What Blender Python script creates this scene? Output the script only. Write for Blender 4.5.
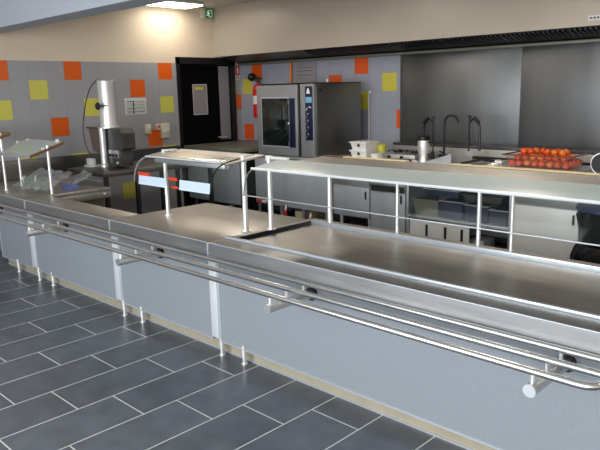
import bpy, bmesh, math, random
from mathutils import Vector, Matrix
random.seed(7)
sc = bpy.context.scene
for o in list(bpy.data.objects): bpy.data.objects.remove(o)
COL = sc.collection

# ------------------------------------------------------------------ camera
cam = bpy.data.cameras.new('camera'); co = bpy.data.objects.new('camera', cam); COL.objects.link(co)
cam.sensor_width = 36; cam.lens = 648.68 / 600 * 36; cam.clip_start = 0.05
r_ = Vector((0.71819884, 0.69546748, -0.02270265)); u_ = Vector((-0.12488732, 0.16092854, 0.97903277))
f_ = Vector((-0.68453896, 0.70030493, -0.20243376))
m = Matrix((r_, u_, -f_)).transposed().to_4x4(); m.translation = Vector((0, 0, 1.58)); co.matrix_world = m
sc.camera = co

# ------------------------------------------------------------------ world, lights, exposure
W = bpy.data.worlds.new('world'); sc.world = W; W.use_nodes = True
W.node_tree.nodes['Background'].inputs[0].default_value = (.75, .85, 1, 1)
W.node_tree.nodes['Background'].inputs[1].default_value = 1.0
def area(name, loc, direction, sx, sy, power, color):
    l = bpy.data.lights.new(name, 'AREA'); l.shape = 'RECTANGLE'; l.size = sx; l.size_y = sy; l.energy = power; l.color = color
    o = bpy.data.objects.new(name, l); COL.objects.link(o); o.location = loc
    o.rotation_euler = Vector(direction).to_track_quat('-Z', 'Y').to_euler(); return o
DAY = (0.93, 0.965, 1.0)
for i, x in enumerate((-3.8, -1.3, 1.2)):
    area('daylight_window', (x, -2.6, 1.5), (0, 1, .04), 2.2, 1.9, 112, DAY)
WARM = (1.0, 0.86, 0.70)
area('fluorescent_light', (-6.72, 4.82, 2.59), (0, 0, -1), .24, .5, 3.6, WARM)
area('fluorescent_light', (-4.5, 3.9, 2.59), (0, 0, -1), .24, 1.2, 13.5, WARM)
area('fluorescent_light', (-2.1, 3.9, 2.59), (0, 0, -1), .24, 1.2, 13.5, WARM)  # out of view; added and set forward to brighten the cabinet fronts
area('fluorescent_light', (0.3, 3.9, 2.59), (0, 0, -1), .24, 1.2, 13.5, WARM)  # likewise added out of view as a light source
vs = sc.view_settings
vs.view_transform = 'Standard'; vs.look = 'None'; vs.exposure = 0.0; vs.gamma = 1.0; vs.use_curve_mapping = False

# ------------------------------------------------------------------ materials
def srgb(r, g, b):
    f = lambda c: (c/255/12.92) if c/255 <= .04045 else ((c/255+.055)/1.055)**2.4
    return (f(r), f(g), f(b), 1)
def N(nt, t, **k):
    n = nt.nodes.new(t)
    for a, v in k.items(): setattr(n, a, v)
    return n
def mat(name, col, rough=.5, metal=0., noise=0., nscale=8., stretch=None, bump=0., coat=0., emit=0., spec=.5):
    mt = bpy.data.materials.new(name); mt.use_nodes = True; nt = mt.node_tree; b = nt.nodes['Principled BSDF']
    b.inputs['Base Color'].default_value = col; b.inputs['Roughness'].default_value = rough
    b.inputs['Metallic'].default_value = metal; b.inputs['Coat Weight'].default_value = coat
    b.inputs['Specular IOR Level'].default_value = spec
    if emit: b.inputs['Emission Color'].default_value = col; b.inputs['Emission Strength'].default_value = emit
    if noise or bump:
        tc = N(nt, 'ShaderNodeTexCoord'); mp = N(nt, 'ShaderNodeMapping'); nz = N(nt, 'ShaderNodeTexNoise')
        nt.links.new(tc.outputs['Object'], mp.inputs[0]); nt.links.new(mp.outputs[0], nz.inputs['Vector'])
        if stretch: mp.inputs['Scale'].default_value = stretch
        nz.inputs['Scale'].default_value = nscale; nz.inputs['Detail'].default_value = 4
        if noise:
            mr = N(nt, 'ShaderNodeMapRange'); nt.links.new(nz.outputs[0], mr.inputs[0])
            mr.inputs[1].default_value = .3; mr.inputs[2].default_value = .7
            mr.inputs[3].default_value = 1-noise; mr.inputs[4].default_value = 1+noise
            mx = N(nt, 'ShaderNodeVectorMath', operation='SCALE'); mx.inputs[0].default_value = col[:3]
            nt.links.new(mr.outputs[0], mx.inputs['Scale']); nt.links.new(mx.outputs[0], b.inputs['Base Color'])
            ml = N(nt, 'ShaderNodeMath', operation='MULTIPLY'); ml.inputs[1].default_value = rough
            nt.links.new(mr.outputs[0], ml.inputs[0]); nt.links.new(ml.outputs[0], b.inputs['Roughness'])
        if bump:
            bp = N(nt, 'ShaderNodeBump'); bp.inputs['Strength'].default_value = bump; bp.inputs['Distance'].default_value = .01
            nt.links.new(nz.outputs[0], bp.inputs['Height']); nt.links.new(bp.outputs[0], b.inputs['Normal'])
    return mt
M = {}
M['steel'] = mat('brushed_steel', (.62, .62, .61, 1), .48, 1, .06, 6, (1, 8, 8))
M['steel_top'] = mat('worktop_steel', (.50, .485, .46, 1), .42, 1, .07, 5, (1, 3, 3))
M['steel_well'] = mat('well_steel', (.57, .55, .52, 1), .44, 1, .08, 3, (1.2, 5, 1))
def water_marks(mt):
    nt = mt.node_tree; b = nt.nodes['Principled BSDF']; src = b.inputs['Base Color'].links[0].from_socket
    tc = N(nt, 'ShaderNodeTexCoord'); mp = N(nt, 'ShaderNodeMapping'); mp.inputs['Scale'].default_value = (3, 26, 1); nz = N(nt, 'ShaderNodeTexNoise'); nz.inputs['Scale'].default_value = 1.6; nz.inputs['Detail'].default_value = 3
    cr = N(nt, 'ShaderNodeMapRange'); cr.inputs[1].default_value = .63; cr.inputs[2].default_value = .72; cr.inputs[4].default_value = .55
    mx = N(nt, 'ShaderNodeMix', data_type='RGBA'); mx.inputs[7].default_value = (.80, .78, .74, 1)
    L = nt.links.new; L(tc.outputs['Object'], mp.inputs[0]); L(mp.outputs[0], nz.inputs['Vector']); L(nz.outputs[0], cr.inputs[0]); L(cr.outputs[0], mx.inputs[0]); L(src, mx.inputs[6]); L(mx.outputs[2], b.inputs['Base Color'])
water_marks(M['steel_well'])
M['steel_bright'] = mat('polished_steel', (.90, .90, .90, 1), .40, .8)
M['apron'] = mat('apron_steel', (.47, .475, .48, 1), .40, 1, .07, 4, (.6, 6, 6))
M['rail'] = mat('tube_steel', (.80, .80, .79, 1), .24, 1)
M['steel_satin'] = mat('satin_steel', (.74, .76, .79, 1), .42, 1, .04, 9)
M['steel_dark'] = mat('dark_steel', (.16, .16, .16, 1), .38, 1, .12, 5)
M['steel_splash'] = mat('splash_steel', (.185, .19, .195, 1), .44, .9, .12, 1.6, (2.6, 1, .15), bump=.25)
M['cabinet_steel'] = mat('cabinet_steel', (.40, .43, .47, 1), .45, .3, .10, 2.5, (2, 1, .6))
M['post_white'] = mat('pale_satin_metal_and_highlight', srgb(226, 229, 233), .35, .25)
M['door_light'] = mat('light_cabinet_door', srgb(214, 216, 216), .4, .1, .05, 4)
M['panel'] = mat('blue_grey_laminate', srgb(142, 148, 155), .42, 0, .06, 160, spec=.4)
M['trim_light'] = mat('pale_trim', srgb(205, 212, 220), .3, .5)
M['plinth'] = mat('beige_plinth', srgb(168, 160, 140), .45, 0, .05, 12)
M['cream'] = mat('cream_box_and_reflection', srgb(228, 208, 165), .45)  # plastic of a box, and warm reflections painted as strips
M['oven_door'] = mat('oven_door_steel', srgb(158, 160, 164), .36, .5, .03, 5)
M['white'] = mat('white_plastic', srgb(225, 225, 222), .4)
M['offwhite'] = mat('offwhite_switch', srgb(212, 205, 186), .4)
M['black'] = mat('black_plastic_and_shade', srgb(14, 14, 16), .4)
M['black_gloss'] = mat('black_gloss', srgb(8, 8, 11), .18)
M['blackdoor'] = mat('black_door_paint', srgb(6, 6, 8), .6, spec=.1)
M['greyblue'] = mat('dark_blue_plastic', srgb(40, 50, 74), .35, 0, .15, 10)
M['navy'] = mat('navy_panel', srgb(24, 30, 58), .3)
M['cyan'] = mat('pale_blue_display', srgb(110, 165, 200), .3)
M['olive'] = mat('olive_grey_steel', srgb(118, 118, 108), .4, .4, .1, 6)
M['red'] = mat('red_paint', srgb(190, 22, 22), .35)
M['redtape'] = mat('orange_red_tape', srgb(205, 62, 30), .5)
M['orange'] = mat('orange_pipe_paint', srgb(205, 120, 30), .45)
M['tomato'] = mat('tomato_skin', srgb(218, 78, 22), .25, 0, .25, 14, coat=.4)
M['tomato_b'] = mat('tomato_skin_orange', srgb(230, 118, 34), .26, 0, .2, 14, coat=.4)
M['stalk'] = mat('green_stalk', srgb(48, 62, 24), .6)
M['yellowlid'] = mat('yellow_green_lid', srgb(186, 180, 70), .4)
M['film'] = mat('pale_blue_film', srgb(208, 222, 240), .35)
M['paper'] = mat('paper', srgb(205, 205, 205), .7)
M['paper_grey'] = mat('grey_paper', srgb(142, 138, 142), .5)
M['ink'] = mat('ink', srgb(60, 60, 66), .7)
M['inkgreen'] = mat('green_ink', srgb(30, 130, 70), .7)
M['yellow'] = mat('yellow_print', srgb(215, 205, 40), .6)
M['green'] = mat('green_sign', srgb(10, 105, 55), .4)
M['paint'] = mat('beige_wall_paint', srgb(218, 203, 182), .6, 0, .02, 3)
M['soffit'] = mat('cream_soffit_panel', srgb(176, 166, 152), .34, 0, .02, 3, spec=.6)
M['ceil'] = mat('ceiling_paint', srgb(200, 198, 190), .7)
M['beam'] = mat('header_paint', srgb(174, 180, 190), .6)
M['ceramic_grey'] = None
M['bag'] = mat('black_bin_bag', srgb(5, 5, 8), .42, 0, 0, 9, (3, 3, .5), bump=.8, spec=.2)
M['lamp'] = mat('lamp_diffuser', (1, .93, .82, 1), .5, emit=6)
M['bluebit'] = mat('blue_wrapping_print', srgb(96, 104, 160), .4)
M['ovenglass'] = mat('oven_glass', srgb(16, 26, 22), .08, 0, spec=.8)
M['brownedge'] = mat('bronze_edge_and_reflection', srgb(128, 96, 70), .3, .4)

def glass_mat(name, tint, refl=.9, haze=0.06, rough=.03):
    mt = bpy.data.materials.new(name); mt.use_nodes = True; nt = mt.node_tree; nt.nodes.clear()
    out = N(nt, 'ShaderNodeOutputMaterial'); tr = N(nt, 'ShaderNodeBsdfTransparent'); gl = N(nt, 'ShaderNodeBsdfGlossy')
    df = N(nt, 'ShaderNodeBsdfDiffuse'); mx = N(nt, 'ShaderNodeMixShader'); m2 = N(nt, 'ShaderNodeMixShader'); fr = N(nt, 'ShaderNodeLayerWeight')
    tr.inputs[0].default_value = tint; gl.inputs[0].default_value = (refl, refl, refl, 1); gl.inputs[1].default_value = rough
    df.inputs[0].default_value = (.7, .78, .78, 1); fr.inputs[0].default_value = .5
    m2.inputs[0].default_value = haze
    pw = N(nt, 'ShaderNodeMath', operation='POWER'); pw.inputs[1].default_value = 5; nt.links.new(fr.outputs['Facing'], pw.inputs[0])
    ma = N(nt, 'ShaderNodeMath', operation='MULTIPLY_ADD'); ma.inputs[1].default_value = .7; ma.inputs[2].default_value = .004; nt.links.new(pw.outputs[0], ma.inputs[0])
    nt.links.new(ma.outputs[0], mx.inputs[0]); nt.links.new(tr.outputs[0], m2.inputs[1]); nt.links.new(df.outputs[0], m2.inputs[2])
    nt.links.new(m2.outputs[0], mx.inputs[1]); nt.links.new(gl.outputs[0], mx.inputs[2]); nt.links.new(mx.outputs[0], out.inputs[0])
    return mt
M['glass'] = glass_mat('clear_glass', (.96, .975, .97, 1), haze=.004)
M['glass_sheet'] = glass_mat('hazed_screen_glass', (.80, .86, .86, 1), haze=.6, rough=.25)  # haze paints the pale reflection of the long guard's clear glass top
M['glass_edge'] = mat('dark_glass_edge', srgb(30, 44, 46), .15)
M['plastic_clear'] = glass_mat('clear_plastic_wrap', (.85, .88, .90, 1), haze=.30, rough=.15)
M['tray_clear'] = glass_mat('clear_tray_plastic', (.95, .93, .92, 1), haze=.03, rough=.08)

def floor_mat():
    mt = bpy.data.materials.new('slate_floor_tiles'); mt.use_nodes = True; nt = mt.node_tree; b = nt.nodes['Principled BSDF']; L = nt.links.new
    tc = N(nt, 'ShaderNodeTexCoord'); sp = N(nt, 'ShaderNodeSeparateXYZ'); L(tc.outputs['Object'], sp.inputs[0])
    def math_(op, a, bb=None):
        n = N(nt, 'ShaderNodeMath', operation=op)
        for i, v in enumerate((a, bb)):
            if v is None: continue
            if isinstance(v, (int, float)): n.inputs[i].default_value = v
            else: L(v, n.inputs[i])
        return n.outputs[0]
    WX, LY = .3012, .5985
    u = math_('DIVIDE', math_('ADD', sp.outputs[0], 2.991), WX); row = math_('FLOOR', u)
    fu = math_('SUBTRACT', u, row)
    v = math_('DIVIDE', math_('SUBTRACT', math_('SUBTRACT', sp.outputs[1], .9937), math_('MULTIPLY', row, LY/3)), LY)
    col_ = math_('FLOOR', v); fv = math_('SUBTRACT', v, col_)
    eu = math_('MULTIPLY', math_('MINIMUM', fu, math_('SUBTRACT', 1, fu)), WX)
    ev = math_('MULTIPLY', math_('MINIMUM', fv, math_('SUBTRACT', 1, fv)), LY)
    e = math_('MINIMUM', eu, ev)
    mr = N(nt, 'ShaderNodeMapRange'); L(e, mr.inputs[0]); mr.inputs[1].default_value = .0022; mr.inputs[2].default_value = .0042
    cmb = N(nt, 'ShaderNodeCombineXYZ'); L(row, cmb.inputs[0]); L(col_, cmb.inputs[1])
    wn = N(nt, 'ShaderNodeTexWhiteNoise', noise_dimensions='2D'); L(cmb.outputs[0], wn.inputs['Vector'])
    nz = N(nt, 'ShaderNodeTexNoise'); L(tc.outputs['Object'], nz.inputs['Vector']); nz.inputs['Scale'].default_value = 7; nz.inputs['Detail'].default_value = 5
    k = math_('ADD', math_('MULTIPLY', wn.outputs['Value'], .25), math_('MULTIPLY', nz.outputs[0], .9))
    k = math_('ADD', k, .35)
    sc_ = N(nt, 'ShaderNodeVectorMath', operation='SCALE'); sc_.inputs[0].default_value = srgb(98, 104, 113)[:3]; L(k, sc_.inputs['Scale'])
    mx = N(nt, 'ShaderNodeMix', data_type='RGBA'); L(mr.outputs[0], mx.inputs[0]); mx.inputs[6].default_value = srgb(228, 230, 228); L(sc_.outputs[0], mx.inputs[7])
    L(mx.outputs[2], b.inputs['Base Color'])
    L(math_('ADD', math_('MULTIPLY', nz.outputs[0], .2), .22), b.inputs['Roughness'])
    bp = N(nt, 'ShaderNodeBump'); bp.inputs['Strength'].default_value = .25; bp.inputs['Distance'].default_value = .003
    L(math_('ADD', mr.outputs[0], math_('MULTIPLY', nz.outputs[0], .4)), bp.inputs['Height']); L(bp.outputs[0], b.inputs['Normal'])
    return mt
M['floor'] = floor_mat()

def tile_mat(name, col, axis, base, pitch, rough=.3):
    """glazed wall tile: thin joints on a grid along the wall axis and z"""
    mt = bpy.data.materials.new(name); mt.use_nodes = True; nt = mt.node_tree; b = nt.nodes['Principled BSDF']; L = nt.links.new
    tc = N(nt, 'ShaderNodeTexCoord'); sp = N(nt, 'ShaderNodeSeparateXYZ'); L(tc.outputs['Object'], sp.inputs[0])
    def edge(sock, b0, p):
        a = N(nt, 'ShaderNodeMath', operation='SUBTRACT'); L(sock, a.inputs[0]); a.inputs[1].default_value = b0
        pp = N(nt, 'ShaderNodeMath', operation='PINGPONG'); L(a.outputs[0], pp.inputs[0]); pp.inputs[1].default_value = p/2
        return pp.outputs[0]
    e1 = edge(sp.outputs[axis], base, pitch); e2 = edge(sp.outputs[2], 1.96-.2035*9, .2035)
    def line(e, w, dark):
        mr = N(nt, 'ShaderNodeMapRange'); L(e, mr.inputs[0]); mr.inputs[1].default_value = w*.5; mr.inputs[2].default_value = w*1.3
        mr.inputs[3].default_value = dark; return mr.outputs[0]
    mu = N(nt, 'ShaderNodeMath', operation='MULTIPLY'); L(line(e1, .003, .80), mu.inputs[0]); L(line(e2, .0022, .90), mu.inputs[1])
    nz = N(nt, 'ShaderNodeTexNoise'); L(tc.outputs['Object'], nz.inputs['Vector']); nz.inputs['Scale'].default_value = 3
    m2 = N(nt, 'ShaderNodeMath', operation='MULTIPLY_ADD'); L(nz.outputs[0], m2.inputs[0]); m2.inputs[1].default_value = .12; m2.inputs[2].default_value = .94
    m3 = N(nt, 'ShaderNodeMath', operation='MULTIPLY'); L(mu.outputs[0], m3.inputs[0]); L(m2.outputs[0], m3.inputs[1])
    s = N(nt, 'ShaderNodeVectorMath', operation='SCALE'); s.inputs[0].default_value = col[:3]; L(m3.outputs[0], s.inputs['Scale'])
    L(s.outputs[0], b.inputs['Base Color']); b.inputs['Roughness'].default_value = rough
    return mt
GREY, ORG, YEL = srgb(158, 158, 162), srgb(222, 96, 22), srgb(205, 200, 92)
TA = [tile_mat('grey_wall_tile', GREY, 1, 2.87, .2045), tile_mat('orange_wall_tile', ORG, 1, 2.87, .2045), tile_mat('yellow_wall_tile', YEL, 1, 2.87, .2045)]
TB = [tile_mat('grey_tile_back', srgb(150, 153, 165), 0, -4.96, .2), tile_mat('orange_tile_back', srgb(215, 82, 18), 0, -4.96, .2), tile_mat('yellow_tile_back', srgb(196, 186, 70), 0, -4.96, .2)]

# ------------------------------------------------------------------ mesh helpers (all in world coordinates)
ORG_ = {}
def nb(): return bmesh.new()
def box(bm, x0, x1, y0, y1, z0, z1, bev=0.):
    r = bmesh.ops.create_cube(bm, size=1.0)
    vs_ = r['verts']
    bmesh.ops.scale(bm, vec=(abs(x1-x0), abs(y1-y0), abs(z1-z0)), verts=vs_)
    bmesh.ops.translate(bm, vec=((x0+x1)/2, (y0+y1)/2, (z0+z1)/2), verts=vs_)
    if bev:
        es = list({e for v in vs_ for e in v.link_edges})
        bmesh.ops.bevel(bm, geom=es, offset=bev, segments=2, affect='EDGES', profile=.5)
    return bm
def cyl(bm, p0, p1, r0, r1=None, seg=16, cap=True):
    p0 = Vector(p0); p1 = Vector(p1); d = p1-p0
    r1 = r0 if r1 is None else r1
    q = d.to_track_quat('Z', 'Y').to_matrix().to_4x4()
    bmesh.ops.create_cone(bm, cap_ends=cap, cap_tris=False, segments=seg, radius1=r0, radius2=r1, depth=d.length, matrix=Matrix.Translation((p0+p1)/2) @ q)
    return bm
def lathe(bm, c, prof, seg=24, axis='Z'):
    rings = []
    for r, z in prof:
        ring = []
        for i in range(seg):
            a = 2*math.pi*i/seg
            if axis == 'Z': p = (c[0]+r*math.cos(a), c[1]+r*math.sin(a), c[2]+z)
            elif axis == 'Y': p = (c[0]+r*math.cos(a), c[1]+z, c[2]+r*math.sin(a))
            else: p = (c[0]+z, c[1]+r*math.cos(a), c[2]+r*math.sin(a))
            ring.append(bm.verts.new(p))
        rings.append(ring)
    for a, b in zip(rings, rings[1:]):
        for i in range(seg): bm.faces.new((a[i], a[(i+1) % seg], b[(i+1) % seg], b[i]))
    if prof[0][0] > 1e-5: bm.faces.new(rings[0][::-1])
    if prof[-1][0] > 1e-5: bm.faces.new(rings[-1])
    return bm
def tube(bm, pts, r, seg=10, cap=True):
    pts = [Vector(p) for p in pts]; rings = []; n = len(pts)
    t0 = (pts[1]-pts[0]).normalized(); up = Vector((0, 0, 1)) if abs(t0.z) < .9 else Vector((1, 0, 0))
    nrm = t0.cross(up).normalized()
    for i, p in enumerate(pts):
        t = (pts[min(i+1, n-1)]-pts[max(i-1, 0)]).normalized()
        nrm = (nrm - t*nrm.dot(t)).normalized(); bi = t.cross(nrm)
        rings.append([bm.verts.new(p + (nrm*math.cos(2*math.pi*k/seg)+bi*math.sin(2*math.pi*k/seg))*r) for k in range(seg)])
    for a, b in zip(rings, rings[1:]):
        for k in range(seg): bm.faces.new((a[k], a[(k+1) % seg], b[(k+1) % seg], b[k]))
    if cap: bm.faces.new(rings[0][::-1]); bm.faces.new(rings[-1])
    return bm
def prism(bm, prof, axis, a0, a1):
    """extrude a closed 2D outline (list of pairs) along an axis; pairs are the two other coordinates in order"""
    def P(u, v, a): return {'X': (a, u, v), 'Y': (u, a, v), 'Z': (u, v, a)}[axis]
    A = [bm.verts.new(P(u, v, a0)) for u, v in prof]; B = [bm.verts.new(P(u, v, a1)) for u, v in prof]
    n = len(prof)
    for i in range(n): bm.faces.new((A[i], A[(i+1) % n], B[(i+1) % n], B[i]))
    bm.faces.new(A[::-1]); bm.faces.new(B)
    return bm
def bend(pts, rad=.05, n=6):
    pts = [Vector(p) for p in pts]; out = [pts[0]]
    for a, b, c in zip(pts, pts[1:], pts[2:]):
        d1 = (a-b).normalized(); d2 = (c-b).normalized(); s = b+d1*rad; e = b+d2*rad
        for i in range(n+1):
            t = i/n; out.append(s*(1-t)**2 + b*2*t*(1-t) + e*t*t)
    out.append(pts[-1]); return out
def obj(name, bm, material, parent=None, smooth=True, label=None, origin=None):
    bmesh.ops.recalc_face_normals(bm, faces=bm.faces)
    if parent is not None: org = ORG_[parent.name]
    elif origin is not None: org = Vector(origin)
    else: org = Vector((0, 0, 0))
    bmesh.ops.translate(bm, vec=-org, verts=bm.verts)
    me = bpy.data.meshes.new(name); bm.to_mesh(me); bm.free()
    if smooth:
        for p in me.polygons: p.use_smooth = True
        me.set_sharp_from_angle(angle=math.radians(35))
    for mm in (material if isinstance(material, list) else [material]): me.materials.append(mm)
    o = bpy.data.objects.new(name, me); COL.objects.link(o)
    if parent is not None: o.parent = parent
    else: o.location = org
    ORG_[o.name] = org.copy()
    if label: o['label'] = label
    return o
def tag(o, label, cat, group=None, kind=None):
    o['label'] = label; o['category'] = cat
    if group: o['group'] = group
    if kind: o['kind'] = kind
    return o
def thing(name, loc, label, cat, group=None):
    o = bpy.data.objects.new(name, None); COL.objects.link(o); o.location = loc; o.empty_display_size = .1
    ORG_[o.name] = Vector(loc); return tag(o, label, cat, group)
def struct(name, bm, material, parent=None, smooth=False):
    o = obj(name, bm, material, parent, smooth)
    if parent is None: o['kind'] = 'structure'
    return o
def B(*a, **k): return box(nb(), *a, **k)

# ------------------------------------------------------------------ structure
XL, YB, YN, XR, ZC = -7.0, 6.05, -2.7, 2.4, 2.66
struct('floor', B(XL-.15, XR+.15, YN-.15, YB+.15, -.1, 0), M['floor'])
struct('ceiling', B(XL-.15, XR+.15, YN-.15, YB+.15, ZC, ZC+.1), M['ceil'])
def tiled_wall(name, fixed, axis, lo, hi, base, pitch, cols, mats, hole=None, zmax=ZC, upper=None, thick=.15, minus=True):
    """wall face built tile by tile so the coloured ones keep their own glaze, with a solid back behind it"""
    bm = nb(); cuts = [lo]; k = math.ceil((lo-base)/pitch+1e-6)
    while base+k*pitch < hi-1e-6: cuts.append(base+k*pitch); k += 1
    cuts.append(hi)
    zs = [0, .1285] + [1.96-.2035*i for i in range(8, -1, -1)] + [zmax]
    if hole: cuts = sorted(set(cuts+[hole[0], hole[1]])); zs = sorted(set(zs+[hole[2]]))
    for a, b in zip(cuts, cuts[1:]):
        for z0, z1 in zip(zs, zs[1:]):
            mid = (a+b)/2; zm = (z0+z1)/2
            if hole and hole[0] < mid < hole[1] and zm < hole[2]: continue
            c = math.floor((mid-base)/pitch+1e-6); r = math.floor((1.96-zm)/.2035+1e-6)
            mi = 3 if zm > 1.96 else cols.get((c, r), 0)
            if axis == 'Y': ps = [(fixed, a, z0), (fixed, b, z0), (fixed, b, z1), (fixed, a, z1)]
            else: ps = [(b, fixed, z0), (a, fixed, z0), (a, fixed, z1), (b, fixed, z1)]
            f = bm.faces.new([bm.verts.new(p) for p in ps]); f.material_index = mi
    n0 = len(bm.faces)
    if axis == 'Y':
        segs = [(lo, hi, 0, zmax)] if not hole else [(lo, hole[0], 0, zmax), (hole[1], hi, 0, zmax), (hole[0], hole[1], hole[2], zmax)]
        for a, b, z0, z1 in segs: box(bm, fixed-thick, fixed-.002, a, b, z0, z1)
    else: box(bm, lo, hi, fixed+.002, fixed+thick, 0, zmax)
    bm.faces.ensure_lookup_table()
    for f in bm.faces[n0:]: f.material_index = 3
    bmesh.ops.remove_doubles(bm, verts=bm.verts, dist=.0002)
    return struct(name, bm, mats+[upper or M['paint']])
O, Y_ = 1, 2
tiled_wall('wall_left', XL, 'Y', YN, YB, 2.87, .2045,
    {(-1,0):O,(3,0):O,(9,0):O,(7,1):O,(1,1):Y_,(4,2):Y_,(9,2):Y_,(-1,2):Y_,(2,3):O,(5,3):O,(8,4):O,(0,5):Y_,(3,5):Y_,(2,6):O,(6,7):Y_,(9,5):Y_,(15,2):O,
     (-4,1):Y_,(-6,0):O,(-5,3):O,(-8,2):Y_}, TA, hole=(4.98, 5.94, 2.02))
tiled_wall('wall_back', YB, 'X', XL, XR, -4.96, .2,
    {(0,0):O,(2,1):Y_,(3,3):O,(0,2):Y_,(-2,1):O,(-9,0):O,(-10,1):Y_,(-10,4):O,(-5,2):Y_}, TB)
struct('wall_right', B(XR, XR+.15, YN, YB, 0, ZC), M['paint'])
# wall behind the camera with three window openings
bm = nb(); xs = [XL-.15]
wins = [(-4.9, -2.7), (-2.4, -.2), (.1, 2.3)]
for a, b in wins:
    box(bm, xs[-1], a, YN-.15, YN, 0, ZC); box(bm, a, b, YN-.15, YN, 0, .5); box(bm, a, b, YN-.15, YN, 2.5, ZC); xs.append(b)
box(bm, xs[-1], XR+.15, YN-.15, YN, 0, ZC)
struct('wall_near', bm, M['paint'])
for i, (a, b) in enumerate(wins):
    bm = nb()
    for x in (a+.03, (a+b)/2, b-.03): box(bm, x-.03, x+.03, YN-.1, YN-.04, .5, 2.5)
    for z in (.53, 2.47): box(bm, a, b, YN-.1, YN-.04, z-.03, z+.03)
    struct('window_%d' % (i+1), bm, M['white'])
# header over the servery, kitchen soffit with the extract hood under it
struct('trim_1', B(XL, XR, 2.495, 2.72, 2.2, ZC), M['beam'])
bm = nb(); box(bm, XL, XR, 5.6, 5.66, 2.045, ZC); box(bm, XL, XR, 5.66, YB, 2.1, 2.14)
struct('trim_2', bm, M['soffit'])
struct('trim_3', B(-6.3, XR, 2.388, 2.45, 0, .14), M['plinth'])     # beige plinth under the servery
bm = nb(); box(bm, -6.3, XR, 2.380, 2.388, 0, .008); struct('trim_4', bm, M['trim_light'])
hood = thing('extractor_hood', (-3.2, 5.85, 1.96), 'long dark stainless extractor hood with slotted filters under the cream soffit', 'extractor hood')
bm = nb(); prism(bm, [(5.665, 2.05), (5.665, 2.085), (6.04, 2.085), (6.04, 1.955), (5.99, 1.955)], 'X', -6.95, 2.2)
obj('canopy_body', bm, M['steel_dark'], hood)
bm = nb(); box(bm, -6.9, 2.2, 5.93, 6.0, 1.935, 1.962, .003); obj('grease_gutter', bm, M['olive'], hood)
n = 0
for i in range(12):                                                  # filter cassettes, each with its own slots
    x0 = -5.45+i*.62
    bm = nb()
    for k in range(14):
        x = x0+.02+k*.043
        prism(bm, [(x, 0), (x+.016, 0), (x+.016, .006), (x, .006)], 'Z', 0, 0) if False else None
        v = [(x, 5.69, 2.030), (x+.018, 5.69, 2.030), (x+.018, 5.90, 1.985), (x, 5.90, 1.985)]
        lo = [bm.verts.new((p[0], p[1], p[2]-.004)) for p in v]; hi = [bm.verts.new((p[0], p[1], p[2]+.03)) for p in v]
        bm.faces.new(lo[::-1]); bm.faces.new(hi)
        for q in range(4): bm.faces.new((lo[q], lo[(q+1) % 4], hi[(q+1) % 4], hi[q]))
    obj('grease_filter', bm, M['black'], hood)
# door in the left wall
struct('door_1', B(XL-.09, XL-.05, 5.02, 5.90, .01, 1.98), M['blackdoor'])
d1 = bpy.data.objects['door_1']
bm = nb(); box(bm, XL-.1, XL+.015, 4.98, 5.03, 0, 2.03); box(bm, XL-.1, XL+.015, 5.885, 5.94, 0, 2.03); box(bm, XL-.1, XL+.015, 4.975, 5.945, 1.95, 2.035)
struct('door_frame', bm, M['black'], d1)
struct('door_glass', B(XL-.05, XL-.042, 5.70, 5.87, .95, 1.93), M['paper_grey'], d1)
bm = nb(); cyl(bm, (XL-.05, 5.66, .985), (XL+.0, 5.66, .985), .012); box(bm, XL-.012, XL+.0, 5.64, 5.78, .975, .995, .003)
obj('door_handle', bm, M['steel_bright'], d1)
# steel lining of the cooking wall
sp_ = thing('steel_splashback', (-1.0, YB, 1.0), 'brushed stainless sheet lining the whole wall behind the cooking line', 'splashback')
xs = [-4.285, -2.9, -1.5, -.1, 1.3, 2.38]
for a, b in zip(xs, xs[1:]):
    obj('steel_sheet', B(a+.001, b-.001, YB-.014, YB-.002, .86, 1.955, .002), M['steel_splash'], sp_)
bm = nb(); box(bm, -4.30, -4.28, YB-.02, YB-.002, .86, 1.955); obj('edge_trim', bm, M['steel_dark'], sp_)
# dark rail hugging the left and back walls
tag(obj('wall_guard_rail', B(XL+.002, XL+.09, 1.9, 4.93, .725, .925, .01), M['steel_dark']), 'long dark steel guard rail along the tiled wall behind the machine table', 'guard rail')

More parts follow.
